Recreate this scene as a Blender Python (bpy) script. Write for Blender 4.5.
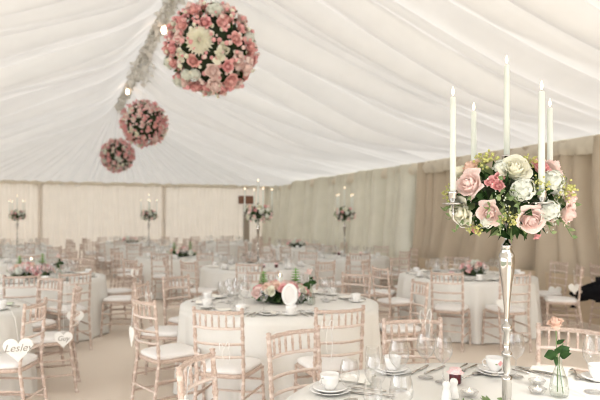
import bpy, math, random
from mathutils import Vector, Matrix, Euler
PI = math.pi
sc = bpy.context.scene
for o in list(bpy.data.objects): bpy.data.objects.remove(o)
col = sc.collection
R = random.Random(7)

# ------------------------------------------------------------------ camera, world, lights
YAW = math.radians(22.1); CS, SN = math.cos(YAW), math.sin(YAW)
EYE = 1.55
cam_d = bpy.data.cameras.new('camera'); cam = bpy.data.objects.new('camera', cam_d); col.objects.link(cam)
cam.location = (0, 0, EYE); cam.rotation_euler = (PI/2, 0, -YAW)
cam_d.sensor_width = 36; cam_d.lens = 35.0; cam_d.shift_y = 0.03
cam_d.dof.use_dof = True; cam_d.dof.focus_distance = 2.3; cam_d.dof.aperture_fstop = 3.0
cam_d.clip_end = 200
sc.camera = cam
w = bpy.data.worlds.new('world'); sc.world = w; w.use_nodes = True
bg = w.node_tree.nodes['Background']; bg.inputs[0].default_value = (0.97, 0.99, 1.03, 1); bg.inputs[1].default_value = 3.0
sun_d = bpy.data.lights.new('sun', 'SUN'); sun = bpy.data.objects.new('sun', sun_d); col.objects.link(sun)
sun_d.energy = 9.0; sun_d.angle = math.radians(6); sun_d.color = (1, .97, .93)
sun.rotation_euler = Vector((0.15, 1.0, -0.62)).to_track_quat('-Z', 'Y').to_euler()
sc.view_settings.view_transform = 'Standard'; sc.view_settings.look = 'None'
sc.view_settings.gamma = 1; sc.view_settings.use_curve_mapping = False
sc.view_settings.exposure = 0.3
sc.cycles.max_bounces = 8; sc.cycles.diffuse_bounces = 5; sc.cycles.transparent_max_bounces = 24
sc.cycles.caustics_reflective = False; sc.cycles.caustics_refractive = False
sc.cycles.sample_clamp_indirect = 4
sc.cycles.use_denoising = True; sc.cycles.pixel_filter_type = 'BLACKMAN_HARRIS'; sc.cycles.filter_width = 1.1

def P(r, d, z=0.0):
    """floor plan: r metres right of and d metres ahead of the doorway, turned to the tent's axis"""
    return Vector((r*CS + d*SN, -r*SN + d*CS, z))

# ------------------------------------------------------------------ materials
def mat(name, rgb, rough=.6, metal=0, var=0.0, scale=20, rgb2=None, bump=0, transl=0, emit=None, spec=.5, sheen=0):
    m = bpy.data.materials.new(name); m.use_nodes = True
    nt = m.node_tree; n = nt.nodes; b = n['Principled BSDF']
    b.inputs['Roughness'].default_value = rough; b.inputs['Metallic'].default_value = metal
    b.inputs['Specular IOR Level'].default_value = spec
    b.inputs['Base Color'].default_value = (*rgb, 1)
    tc = n.new('ShaderNodeTexCoord'); no = n.new('ShaderNodeTexNoise')
    no.inputs['Scale'].default_value = scale; no.inputs['Detail'].default_value = 3
    nt.links.new(tc.outputs['Object'], no.inputs['Vector'])
    src = None
    mx = n.new('ShaderNodeMix'); mx.data_type = 'RGBA'
    c2 = rgb2 or tuple(max(0, c*(1-var)) for c in rgb)
    mx.inputs[6].default_value = (*rgb, 1); mx.inputs[7].default_value = (*c2, 1)
    rp = n.new('ShaderNodeMapRange'); rp.inputs[1].default_value = .35; rp.inputs[2].default_value = .65
    nt.links.new(no.outputs['Fac'], rp.inputs[0]); nt.links.new(rp.outputs[0], mx.inputs[0])
    nt.links.new(mx.outputs[2], b.inputs['Base Color'])
    if bump:
        bp = n.new('ShaderNodeBump'); bp.inputs['Strength'].default_value = bump; bp.inputs['Distance'].default_value = .01
        nt.links.new(no.outputs['Fac'], bp.inputs['Height']); nt.links.new(bp.outputs[0], b.inputs['Normal'])
    if transl:
        t = n.new('ShaderNodeBsdfTranslucent'); nt.links.new(mx.outputs[2], t.inputs['Color'])
        ms = n.new('ShaderNodeMixShader'); ms.inputs[0].default_value = transl
        nt.links.new(b.outputs[0], ms.inputs[1]); nt.links.new(t.outputs[0], ms.inputs[2])
        nt.links.new(ms.outputs[0], n['Material Output'].inputs['Surface'])
    if emit:
        b.inputs['Emission Color'].default_value = (*emit[:3], 1); b.inputs['Emission Strength'].default_value = emit[3]
    return m

def wood_mat():
    m = mat('limewashed_wood', (.46, .335, .27), .55, 0, scale=95, rgb2=(.64, .52, .45))
    nt = m.node_tree; n = nt.nodes
    mx = [x for x in n if x.type == 'MIX'][0]; tc = [x for x in n if x.type == 'TEX_COORD'][0]
    # lime paste settles pale in the turned rings: bands up the height
    sp = n.new('ShaderNodeSeparateXYZ'); nt.links.new(tc.outputs['Object'], sp.inputs[0])
    ml = n.new('ShaderNodeMath'); ml.operation = 'MULTIPLY'; ml.inputs[1].default_value = 2*PI/.095
    sn = n.new('ShaderNodeMath'); sn.operation = 'SINE'
    nt.links.new(sp.outputs[2], ml.inputs[0]); nt.links.new(ml.outputs[0], sn.inputs[0])
    mr = n.new('ShaderNodeMapRange'); mr.inputs[1].default_value = .55; mr.inputs[2].default_value = .95
    mr.inputs[3].default_value = 0; mr.inputs[4].default_value = .7
    nt.links.new(sn.outputs[0], mr.inputs[0])
    m2 = n.new('ShaderNodeMix'); m2.data_type = 'RGBA'; m2.inputs[7].default_value = (.80, .71, .65, 1)
    nt.links.new(mr.outputs[0], m2.inputs[0]); nt.links.new(mx.outputs[2], m2.inputs[6])
    nt.links.new(m2.outputs[2], n['Principled BSDF'].inputs['Base Color'])
    return m

def glass_mat(name='clear_glass', tint=(1, 1, 1), ior=1.45, rough=.02):
    m = bpy.data.materials.new(name); m.use_nodes = True; nt = m.node_tree; n = nt.nodes
    n.remove(n['Principled BSDF'])
    t = n.new('ShaderNodeBsdfTransparent'); t.inputs[0].default_value = (*[c*.97 for c in tint], 1)
    g = n.new('ShaderNodeBsdfGlossy'); g.inputs['Roughness'].default_value = rough
    lw = n.new('ShaderNodeLayerWeight'); lw.inputs[0].default_value = .38
    mr = n.new('ShaderNodeMapRange'); mr.inputs[3].default_value = .045; mr.inputs[4].default_value = .8
    ms = n.new('ShaderNodeMixShader')
    nt.links.new(lw.outputs['Facing'], mr.inputs[0]); nt.links.new(mr.outputs[0], ms.inputs[0])
    nt.links.new(t.outputs[0], ms.inputs[1]); nt.links.new(g.outputs[0], ms.inputs[2])
    nt.links.new(ms.outputs[0], n['Material Output'].inputs['Surface'])
    return m

M = dict(
    roof=mat('ceiling_lining', (.69, .675, .645), .9, scale=3, var=.03, transl=.165, spec=.1),
    wall=mat('cream_lining', (.86, .785, .695), .9, scale=3, var=.04, transl=.16, spec=.1),
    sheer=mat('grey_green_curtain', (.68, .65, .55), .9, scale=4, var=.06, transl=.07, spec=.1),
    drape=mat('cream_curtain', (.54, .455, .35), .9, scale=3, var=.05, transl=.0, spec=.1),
    valance=mat('valance_cloth', (.76, .69, .57), .9, scale=6, var=.05, transl=.2, spec=.1),
    dado=mat('beige_board', (.62, .50, .36), .8, scale=5, var=.08),
    carpet=mat('beige_carpet', (.85, .755, .655), .95, scale=300, var=.14, bump=.4, spec=.05),
    grass=mat('grass', (.15, .16, .10), .95, scale=30, var=.3),
    wood=wood_mat(),
    cushion=mat('white_cushion_cloth', (.84, .82, .80), .85, scale=60, var=.03, bump=.1, spec=.2),
    cloth=mat('ivory_tablecloth', (.78, .77, .735), .85, scale=200, var=.03, bump=.05, spec=.15),
    steel=mat('table_steel', (.5, .5, .5), .4, .9), ply=mat('plywood', (.5, .36, .22), .6, scale=8, var=.2),
    china=mat('white_china', (.86, .85, .83), .18, var=.01), silver=mat('polished_silver', (.52, .505, .48), .07, 1, var=.02),
    cutlery=mat('steel_cutlery', (.55, .52, .48), .25, 1, var=.05),
    candle=mat('ivory_candle_wax', (.74, .78, .72), .45, var=.02, transl=.15),
    flame=mat('candle_flame', (1, .8, .5), .5, emit=(1, .74, .52, 5)),
    bulb=mat('warm_bulb', (1, .8, .6), .5, emit=(1, .7, .5, 7)),
    wick=mat('wick', (.05, .04, .03), .9),
    glass=glass_mat(), water=glass_mat('vase_glass', (.93, .96, .93)),
    blush=mat('blush_petal', (.92, .70, .66), .6, scale=14, rgb2=(.93, .80, .76), transl=.25, spec=.2),
    pink=mat('pink_petal', (.84, .40, .42), .6, scale=14, rgb2=(.86, .50, .49), transl=.2, spec=.2),
    rosepink=mat('dusky_pink_petal', (.80, .38, .37), .6, scale=9, rgb2=(.88, .58, .54), transl=.2, spec=.2),
    ivory=mat('ivory_petal', (.88, .86, .68), .6, scale=14, rgb2=(.90, .89, .80), transl=.25, spec=.2),
    white=mat('white_petal', (.84, .85, .80), .6, scale=20, rgb2=(.74, .78, .68), transl=.2, spec=.2),
    peach=mat('peach_petal', (.90, .64, .52), .6, scale=14, rgb2=(.90, .72, .62), transl=.25, spec=.2),
    burgundy=mat('burgundy_petal', (.10, .012, .03), .6, scale=14, var=.4),
    leaf=mat('dark_leaf', (.018, .045, .014), .5, scale=25, rgb2=(.045, .095, .03), spec=.08),
    sage=mat('sage_leaf', (.13, .22, .08), .5, scale=25, rgb2=(.30, .38, .17), transl=.2),
    lime=mat('lime_bloom', (.45, .48, .14), .6, scale=40, rgb2=(.62, .60, .24)),
    fern=mat('bright_green_spire', (.16, .42, .06), .6, scale=40, rgb2=(.28, .55, .12), transl=.2),
    mossdark=mat('dark_moss', (.03, .05, .02), .9, scale=30, var=.3),  # very dark green moss, mottled at random
    heart=mat('painted_white_heart', (.88, .87, .83), .6, scale=15, var=.03),
    ink=mat('grey_ink', (.28, .25, .21), .8), ribbon=mat('white_ribbon', (.88, .87, .85), .4, var=.02, transl=.3),
    garland=mat('silver_grey_leaf', (.74, .72, .66), .6, scale=20, rgb2=(.88, .86, .82), transl=.1),
    brown=mat('brown_wood_sign', (.17, .07, .04), .6, scale=12, rgb2=(.26, .12, .07)),
    black=mat('black_cloth', (.008, .008, .010), .9, scale=20, var=.3, spec=.1),
    gapdark=mat('dark_green_board', (.03, .05, .025), .9, scale=3, var=.3),
    jam=mat('berry_jam', (.09, .006, .012), .15), gingham=mat('pink_cloth_cap', (.85, .50, .52), .8, scale=180, rgb2=(.9, .78, .76)),
    napkin=mat('linen_napkin', (.85, .83, .77), .85, scale=90, var=.05), green_nap=mat('pale_green_napkin', (.60, .66, .50), .85, scale=90, var=.05),
)

# ------------------------------------------------------------------ mesh helpers
class MB:
    def __init__(s): s.v = []; s.f = []; s.mi = []; s.cur = 0
    def add(s, vs, fs, mi=None):
        o = len(s.v); s.v += [tuple(v) for v in vs]; s.f += [tuple(i+o for i in f) for f in fs]
        s.mi += [s.cur if mi is None else mi]*len(fs)
    def grid(s, nu, nv, fn, closed=False, mi=None):
        vs = [fn(i/(nu if closed else nu-1), j/(nv-1)) for j in range(nv) for i in range(nu)]
        fs = []
        for j in range(nv-1):
            for i in range(nu if closed else nu-1):
                a = j*nu+i; b = j*nu+(i+1) % nu
                fs.append((a, b, b+nu, a+nu))
        s.add(vs, fs, mi)
    def tube(s, pts, rad, n=8, cap=True, mi=None):
        pts = [Vector(p) for p in pts]
        if not isinstance(rad, (list, tuple)): rad = [rad]*len(pts)
        vs = []; up = Vector((0, 0, 1))
        for i, p in enumerate(pts):
            t = (pts[min(i+1, len(pts)-1)]-pts[max(i-1, 0)])
            if t.length < 1e-7: t = Vector((0, 0, 1))
            t.normalize()
            ref = up if abs(t.z) < .95 else Vector((0, 1, 0))
            a = t.cross(ref).normalized(); b = a.cross(t)
            for k in range(n):
                q = 2*PI*k/n; vs.append(p+a*math.cos(q)*rad[i]+b*math.sin(q)*rad[i])
        fs = []
        for i in range(len(pts)-1):
            for k in range(n):
                fs.append((i*n+k, i*n+(k+1) % n, (i+1)*n+(k+1) % n, (i+1)*n+k))
        if cap:
            fs.append(tuple(range(n))[::-1]); fs.append(tuple(range((len(pts)-1)*n, len(pts)*n)))
        s.add(vs, fs, mi)
    def lathe(s, prof, n=20, c=(0, 0, 0), mi=None):
        vs = []; fs = []
        for (r, z) in prof:
            for k in range(n):
                q = 2*PI*k/n; vs.append((c[0]+r*math.cos(q), c[1]+r*math.sin(q), c[2]+z))
        for i in range(len(prof)-1):
            for k in range(n): fs.append((i*n+k, i*n+(k+1) % n, (i+1)*n+(k+1) % n, (i+1)*n+k))
        s.add(vs, fs, mi)
    def box(s, c, h, mi=None):
        vs = [(c[0]+x*h[0], c[1]+y*h[1], c[2]+z*h[2]) for x in (-1, 1) for y in (-1, 1) for z in (-1, 1)]
        s.add(vs, [(0, 1, 3, 2), (4, 6, 7, 5), (0, 4, 5, 1), (2, 3, 7, 6), (0, 2, 6, 4), (1, 5, 7, 3)], mi)
    def ball(s, c, r, n=8, m=6, sc_=(1, 1, 1), mi=None):
        s.grid(n, m, lambda u, v: (c[0]+r*sc_[0]*math.cos(2*PI*u)*math.sin(PI*v), c[1]+r*sc_[1]*math.sin(2*PI*u)*math.sin(PI*v),
                                   c[2]-r*sc_[2]*math.cos(PI*v)), closed=True, mi=mi)
    def mesh(s, name, mats, smooth=True):
        me = bpy.data.meshes.new(name); me.from_pydata(s.v, [], s.f)
        for m in (mats if isinstance(mats, (list, tuple)) else [mats]): me.materials.append(m)
        if smooth: me.polygons.foreach_set('use_smooth', [True]*len(me.polygons))
        me.polygons.foreach_set('material_index', s.mi)
        me.update(); return me
    def build(s, name, mats, parent=None, smooth=True): return mk(name, s.mesh(name, mats, smooth), parent)

def mk(name, me, parent=None, loc=None, rot=None, scl=None):
    o = bpy.data.objects.new(name, me); col.objects.link(o)
    if parent: o.parent = parent
    if loc is not None: o.location = loc
    if rot is not None: o.rotation_euler = rot
    if scl is not None: o.scale = (scl,)*3 if isinstance(scl, (int, float)) else scl
    return o
def tag(o, label=None, cat=None, group=None, kind=None):
    if label: o['label'] = label
    if cat: o['category'] = cat
    if group: o['group'] = group
    if kind: o['kind'] = kind
    return o
def thing(name, label, cat, loc=(0, 0, 0), rz=0, group=None):
    return tag(mk(name, None, None, loc, (0, 0, rz)), label, cat, group)
def struct(o): o['kind'] = 'structure'; return o
def bevel(o, w_=.003, seg=2):
    b = o.modifiers.new('bevel', 'BEVEL'); b.width = w_; b.segments = seg; b.limit_method = 'ANGLE'; return o

# ------------------------------------------------------------------ the marquee
XL, XR, YB, YF = -4.5, 7.5, 21.3, -4.5
XRI, ZR, ZE, YH = 1.49, 4.93, 2.77, 18.2
def breaks(a, b, lo, hi, rnd):
    xs = [a]
    while xs[-1] < b: xs.append(xs[-1]+rnd.uniform(lo, hi))
    return xs
def puff(xs, x, p=.75):
    import bisect
    i = max(0, min(bisect.bisect_right(xs, x)-1, len(xs)-2))
    wdt = xs[i+1]-xs[i]; u = (x-xs[i])/wdt
    return (max(0, math.sin(PI*min(max(u, 0), 1)))**p)*wdt

def roof_slope(name, xe, rnd):
    xs = breaks(YF, YH, .20, .75, rnd); xs2 = breaks(YF, YH, .6, 1.6, rnd)
    nx = 620; b = MB()
    nrm = Vector((ZR-ZE, 0, abs(xe-XRI))).normalized()
    def fn(u, v):
        y = YF+(YH-YF)*u
        yy = y+.05*math.sin(3*v+1.3*math.sin(y*.9))
        e = min(1, v*9)**.7
        h = (puff(xs, yy, .6)*.42+puff(xs2, yy, 1)*.09)*e*(.75+.5*math.sin(v*2.3+y)**2)
        # rib seams every bay
        for ys in (13.2, 8.2, 3.2, -1.8):
            h -= .05*math.exp(-((y-ys)/.05)**2)*e
        h *= min(1, (YH-y)/.5)*min(1, (1-v)*2.4)**.8
        h += .16*math.sin(PI*v)           # the lining sags a little between ridge and eave
        return (XRI+(xe-XRI)*v, y, ZR+(ZE-ZR)*v-h)
    b.grid(nx, 22, fn)
    return struct(b.build(name, M['roof']))
roof_slope('ceiling', XR, random.Random(3)); roof_slope('ceiling', XL, random.Random(11))
def hip():
    rnd = random.Random(5); L1 = YB-YH; L2 = XR-XL; T = 2*L1+L2
    xs = breaks(0, T, .16, .5, rnd); b = MB()
    def edge(s):
        if s < L1: return Vector((XR, YH+s, ZE))
        if s < L1+L2: return Vector((XR-(s-L1), YB, ZE))
        return Vector((XL, YB-(s-L1-L2), ZE))
    E = Vector((XRI, YH, ZR))
    def fn(u, v):
        s = T*u; p = E.lerp(edge(s), v)
        p.z -= puff(xs, s)*.30*min(1, v*1.2)**.8*min(1, s/.4, (T-s)/.4) + .16*math.sin(PI*v)
        return p
    b.grid(560, 22, fn); struct(b.build('ceiling', M['roof']))
hip()

def pleated(name, p0, p1, z0, z1, m, lo, hi, amp, rnd, inward, n=500, lean=0, sag=0, rows=12):
    L = (p1-p0).length; t = (p1-p0).normalized(); xs = breaks(-1, L+1, lo, hi, rnd); xs2 = breaks(-1, L+1, hi*1.5, hi*3, rnd)
    b = MB()
    def fn(u, v):
        s = L*u; z = z0+(z1-z0)*v
        q = s+lean*(1-v)**2*math.sin(s*.8)+.02*math.sin(9*v+s)
        h = (puff(xs, q, .9)+.35*puff(xs2, q, 1))*amp*(1.15-.5*v)
        p = p0+t*s+inward*h
        return (p.x, p.y, z)
    b.grid(n, rows, fn); o = b.build(name, m); struct(o); return o
V = Vector
pleated('wall_back', V((XL, YB, 0)), V((XR, YB, 0)), 0, ZE, M['wall'], .10, .22, .22, random.Random(1), V((0, -1, 0)), 700)
pleated('wall_left', V((XL, 7.0, 0)), V((XL, YB, 0)), 0, ZE, M['wall'], .14, .3, .22, random.Random(2), V((1, 0, 0)), 700)  # unseen side, stopped short to let extra daylight in from the left
pleated('wall_front_added', V((-4.5, YF, 0)), V((-1.2, YF, 0)), 0, ZE+.4, M['wall'], .14, .3, .22, random.Random(12), V((0, 1, 0)), 200)  # unseen panel added behind the viewpoint, giving the silver something darker to reflect
pleated('wall_front_added', V((3.6, YF, 0)), V((XR, YF, 0)), 0, ZE+.4, M['wall'], .14, .3, .22, random.Random(13), V((0, 1, 0)), 200)  # its unseen partner, likewise added for contrast in the reflections
YS = 11.05
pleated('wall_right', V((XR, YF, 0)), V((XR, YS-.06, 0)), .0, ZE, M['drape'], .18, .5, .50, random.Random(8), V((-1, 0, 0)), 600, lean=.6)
pleated('wall_right', V((XR, YS+.10, 0)), V((XR, YB, 0)), 0, ZE, M['sheer'], .22, .62, .60, random.Random(9), V((-1, 0, 0)), 500, lean=.05)
# dado board below the near curtain on the right, a timber rail on top
b = MB(); b.box((XR-.30, 3.2, .34), (.02, 7.6, .34)); struct(bevel(b.build('trim_1', M['dado'], smooth=False)))
# valances
def valance(name, p0, p1, inward, depth, rnd):
    L = (p1-p0).length; t = (p1-p0).normalized(); xs = breaks(-1, L+1, .10, .26, rnd); sw = breaks(-1, L+1, .8, 1.3, rnd)
    b = MB()
    def fn(u, v):
        s = L*u; hem = depth*(.85+.16*puff(sw, s, .7)/1.0)
        z = ZE+.02-hem*v
        p = p0+t*s+inward*(.14+puff(xs, s+.03*v)*.35*(v*.9+.12)+.05*math.sin(PI*v))
        return (p.x, p.y, z)
    b.grid(int(L*26), 7, fn)
    struct(b.build(name, M['valance']))
valance('trim_2', V((XR, YF, 0)), V((XR, YB, 0)), V((-1, 0, 0)), .27, random.Random(21))
valance('trim_3', V((XL, YB, 0)), V((XR, YB, 0)), V((0, -1, 0)), .12, random.Random(22))
valance('trim_4', V((XL, YF, 0)), V((XL, YB, 0)), V((1, 0, 0)), .2, random.Random(23))
# leg covers: narrow cloth-wrapped posts on the back wall where the panels meet
for i, x in enumerate((-.71, 3.35)):
    b = MB(); b.grid(16, 6, lambda u, v: (x+.07*math.cos(2*PI*u)*(1-.1*math.sin(PI*v)), YB-.06+.06*math.sin(2*PI*u), ZE*v), closed=True)
    struct(b.build('trim_%d' % (5+i), M['wall']))
# dark gap where the two right hand curtains meet, closed by a dark green board
b = MB(); b.box((XR+.12, YS, 1.35), (.02, .5, 1.35)); struct(b.build('gap_board_1', M['gapdark'], smooth=False))
# doorway gap in the back wall
b = MB(); b.box((6.42, YB-.10, 1.02), (.11, .02, 1.02)); struct(b.build('door_1', mat('taupe_door_flap', (.36, .31, .25), .8, var=.1), smooth=False))
b = MB(); b.box((1.5, 8, -.05), (6.3, 13.5, .05)); struct(b.build('floor', M['carpet'], smooth=False))
b = MB(); b.box((1.5, 8, -.16), (60, 60, .05)); struct(b.build('unseen_lawn', M['grass'], smooth=False))  # unseen ground outside, added for the light bouncing off it
# ridge: cloth-covered ridge beam, then the silver garland
b = MB(); b.tube([(XRI, YF, ZR-.02), (XRI, YH, ZR-.02)], .05, 8)
struct(b.build('trim_8', mat('ridge_cover', (.62, .58, .50), .8, var=.1)))

# ------------------------------------------------------------------ flowers
def rnd_dir(r, zmin=-1, zmax=1):
    z = r.uniform(zmin, zmax); q = r.uniform(0, 2*PI); s = math.sqrt(1-z*z); return Vector((s*math.cos(q), s*math.sin(q), z))
def rose_mesh(name, m, n=20, ku=6, kv=6, seed=0, openness=1.0):
    r = random.Random(seed); b = MB()
    for i in range(n):
        t = i/(n-1); a = i*2.39996+r.uniform(-.15, .15)
        spread = 1.25-.45*t; rb = .05+.22*t; rm = .12+.60*t*openness; h = .78-.22*t; z0 = -.10-.16*t; roll = .30*t**2.2; close = .10*(1-t)+.06*math.sin(PI*t)
        ph = r.uniform(0, 6)
        def fn(u, v, a=a, t=t, spread=spread, rb=rb, rm=rm, h=h, z0=z0, roll=roll, close=close, ph=ph):
            uu = (u-.5)*2; rr = rb+(rm-rb)*math.sin(min(1, v*1.25)*PI/2)-close*v**3+roll*max(0, v-.6)/.4*(.8+.2*math.cos(3*uu+ph))
            wv = math.sin(PI*min(1, .22+v*.62))**.5
            q = a+uu*spread*wv
            z = z0+h*v-.14*uu*uu*v*v-roll*.55*max(0, v-.65)/.35
            return (rr*math.cos(q), rr*math.sin(q), z)
        b.grid(ku, kv, fn)
    b.ball((0, 0, -.18), .40, 8, 5, (1, 1, .7))
    return b.mesh(name, m)
def bloom_mesh(name, m, m2=None, n=80, seed=0):        # hydrangea / chrysanthemum head of many florets
    r = random.Random(seed); b = MB()
    for i in range(n):
        zz = 1-1.25*(i+.5)/n; q = i*2.39996; s = math.sqrt(max(0, 1-zz*zz)); d = Vector((s*math.cos(q), s*math.sin(q), zz))
        t = d.orthogonal().normalized(); bb = d.cross(t); c = d*(.80+r.uniform(-.14, .16)); ro = r.uniform(0, PI)
        for k in range(4):
            a1 = ro+k*PI/2; e = t*math.cos(a1)+bb*math.sin(a1); f = d.cross(e); w_ = .10; l_ = .20
            b.add([c, c+e*l_*.55+f*w_+d*.03, c+e*l_+d*.0, c+e*l_*.55-f*w_+d*.03], [(0, 1, 2, 3)])
    b.ball((0, 0, 0), .62, 10, 7)
    return b.mesh(name, m)
def spray_mesh(name, m, n=34, seed=0):
    r = random.Random(seed); b = MB()
    for i in range(n):
        d = rnd_dir(r, -.1, 1); L = r.uniform(.55, 1.35); b.tube([d*.1, d*L], .02, 3); b.ball(d*L, r.uniform(.09, .17), 6, 4)
    return b.mesh(name, m)
def dahlia_mesh(name, m, seed=0):
    r = random.Random(seed); b = MB()
    for ring in range(7):
        nn = 5+ring*3; el = math.radians(84-ring*15); R0 = .25+.11*ring
        for k in range(nn):
            a = 2*PI*(k+.5*(ring % 2))/nn; d = Vector((math.cos(a)*math.cos(el), math.sin(a)*math.cos(el), math.sin(el)))
            t = Vector((-math.sin(a), math.cos(a), 0)); c = Vector((0, 0, 0)); L = .55+.07*ring; wv = .10+.01*ring
            up = d.cross(t)*-1
            b.add([c+d*.1, c+d*L*.6+t*wv, c+d*L+up*.05, c+d*L*.6-t*wv], [(0, 1, 2, 3)])
    return b.mesh(name, m)
def leaf_into(b, base, d, side, L, W, curl=.2, mi=None):
    d = d.normalized(); side = (side-d*side.dot(d)).normalized(); up = d.cross(side)
    vs = []; prof = [(0, .06), (.22, .78), (.45, .92), (.75, .48), (1, .01)]
    for (t, w_) in prof:
        c = base+d*L*t-up*curl*L*t*t
        vs += [c+side*W*w_+up*W*.25*w_, c, c-side*W*w_+up*W*.25*w_]
    fs = []
    for i in range(4):
        for k in (0, 1): fs.append((i*3+k, i*3+k+1, i*3+k+4, i*3+k+3))
    b.add(vs, fs, mi)
def foliage(b, r, rx, rz, n, L, zmin=-1, zmax=1, mi=None, out=1.0, c=(0, 0, 0)):
    for _ in range(n):
        d = rnd_dir(r, zmin, zmax); p = Vector((d.x*rx*.85+c[0], d.y*rx*.85+c[1], d.z*rz*.85+c[2]))
        dd = (d*out+rnd_dir(r)*.8).normalized(); l = L*r.uniform(.6, 1.25)
        leaf_into(b, p, dd, rnd_dir(r), l, l*.30, r.uniform(-.2, .4), mi)
def sprig(b, r, base, d, L, nl, ll, drop=.3, mi=None):
    pts = [base+d*L*t+Vector((0, 0, -drop*L*t*t)) for t in [i/5 for i in range(6)]]
    b.tube(pts, .0016, 4, mi=mi)
    for i in range(nl):
        t = (i+1)/nl; k = min(4, int(t*5)); p = pts[k].lerp(pts[k+1], t*5-k) if k < 5 else pts[5]
        leaf_into(b, p, (d+rnd_dir(r)*.9).normalized(), rnd_dir(r), ll*r.uniform(.7, 1.2), ll*.34, .2, mi)
FM = {k: rose_mesh('rose_'+k, M[k], seed=i) for i, k in enumerate(['blush', 'pink', 'rosepink', 'ivory', 'peach', 'white'])}
FL = {k: rose_mesh('small_rose_'+k, M[k], 8, 3, 3, seed=i) for i, k in enumerate(['blush', 'pink', 'rosepink', 'ivory', 'peach', 'white', 'burgundy'])}
HY = bloom_mesh('hydrangea', M['white'], seed=1); HYI = bloom_mesh('hydrangea_ivory', M['ivory'], seed=2)
HYL = spray_mesh('lime_cluster', M['lime'], 34, 3); DA = dahlia_mesh('chrysanthemum', M['ivory'])
def place_bloom(name, me, parent, p, d, s, label=None):
    q = Vector(d).to_track_quat('Z', 'Y').to_euler()
    o = mk(name, me, parent, p, q, s)
    if label: o['label'] = label
    return o

def flower_ball(loc, rad, seed, label, nb=98, lowpoly=False, hero=True):
    r = random.Random(seed); t = thing('hanging_flower_ball', label, 'flower ball', loc, 0, 'pink flower balls under the ridge')
    b = MB(); b.ball((0, 0, 0), rad*.74, 20, 12); b.build('moss_core', M['mossdark'], t)
    b = MB(); foliage(b, r, rad*.95, rad*.95, 120, rad*.20); tag(b.build('foliage', M['leaf'], t), kind='stuff')
    tot = nb; pts = []
    for i in range(tot):
        zz = 1-2*(i+.5)/tot; q = i*2.39996; s = math.sqrt(1-zz*zz)
        d = Vector((s*math.cos(q), s*math.sin(q), zz)); d = (d+rnd_dir(r)*.10).normalized()
        big = None
        if hero:
            v = P(-.15, -.95).normalized(); v = (v+Vector((0, 0, -.05))).normalized()
        k = r.random()
        kind, me, sz = ('rose', (FL if lowpoly else FM)['rosepink'], .145) if k < .45 else ('rose', (FL if lowpoly else FM)['pink'], .14) if k < .66 else \
            ('rose', (FL if lowpoly else FM)['blush'], .15) if k < .84 else ('rose', FL['ivory'], .13) if k < .93 else ('hydrangea', HY, .12)
        s = sz*rad*r.uniform(.85, 1.25)*1.3
        if hero and (d-v).length < .38: continue
        place_bloom(kind, me, t, d*(rad*r.uniform(.86, .98)), d, s)
    if hero:
        place_bloom('chrysanthemum', DA, t, v*rad*.86, v, rad*.34, 'large ivory chrysanthemum head')
    for nm_, mm_, nn_ in (('filler_buds', 'pink', 260), ('pale_filler_buds', 'blush', 160), ('ivory_filler_buds', 'ivory', 90)):
        b = MB()
        for _ in range(nn_):
            d = rnd_dir(r); b.ball(d*rad*r.uniform(.86, 1.04), rad*r.uniform(.03, .06), 6, 4)
        tag(b.build(nm_, M[mm_], t), kind='stuff')
    b = MB(); b.tube([(0, 0, rad*.7), (0, 0, ZR-.06-loc[2])], .004, 5); b.build('cord', M['ribbon'], t)
    return t
flower_ball((XRI, 6.21, 3.37), .49, 31, 'largest and nearest pink and ivory flower ball hanging from the ridge')
flower_ball((XRI, 11.9, 3.42), .46, 32, 'middle pink flower ball of three hanging along the ridge', 80, True, False)
flower_ball((XRI, 18.0, 3.40), .50, 33, 'smallest and farthest pink flower ball near the back wall', 80, True, False)

# garland on the ridge
def garland():
    t = thing('ridge_garland', 'silver grey leafy garland running along the white ceiling ridge', 'garland', (XRI, 0, ZR))
    r = random.Random(4); b = MB()
    y = 3.0
    while y < YH:
        lump = .045+.15*max(0, math.sin((y-5.6)*1.05))**2
        for _ in range(9):
            p = Vector((r.gauss(.03+lump*.5, lump*.8), y+r.uniform(-.05, .05), -.06-abs(r.gauss(0, lump*.7)))); l = r.uniform(.07, .15)
            leaf_into(b, p, rnd_dir(r), rnd_dir(r), l, l*.36, .2)
        y += .045
    tag(b.build('leaves', M['garland'], t), kind='stuff')
    for y, x in ((15.1, .0), (9.9, .07)):
        b = MB(); b.lathe([(0, -.13), (.03, -.12), (.045, -.08), (.035, -.03), (.02, 0)], 12, (x, y, -.17)); b.build('bulb', M['bulb'], t)
garland()

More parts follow.
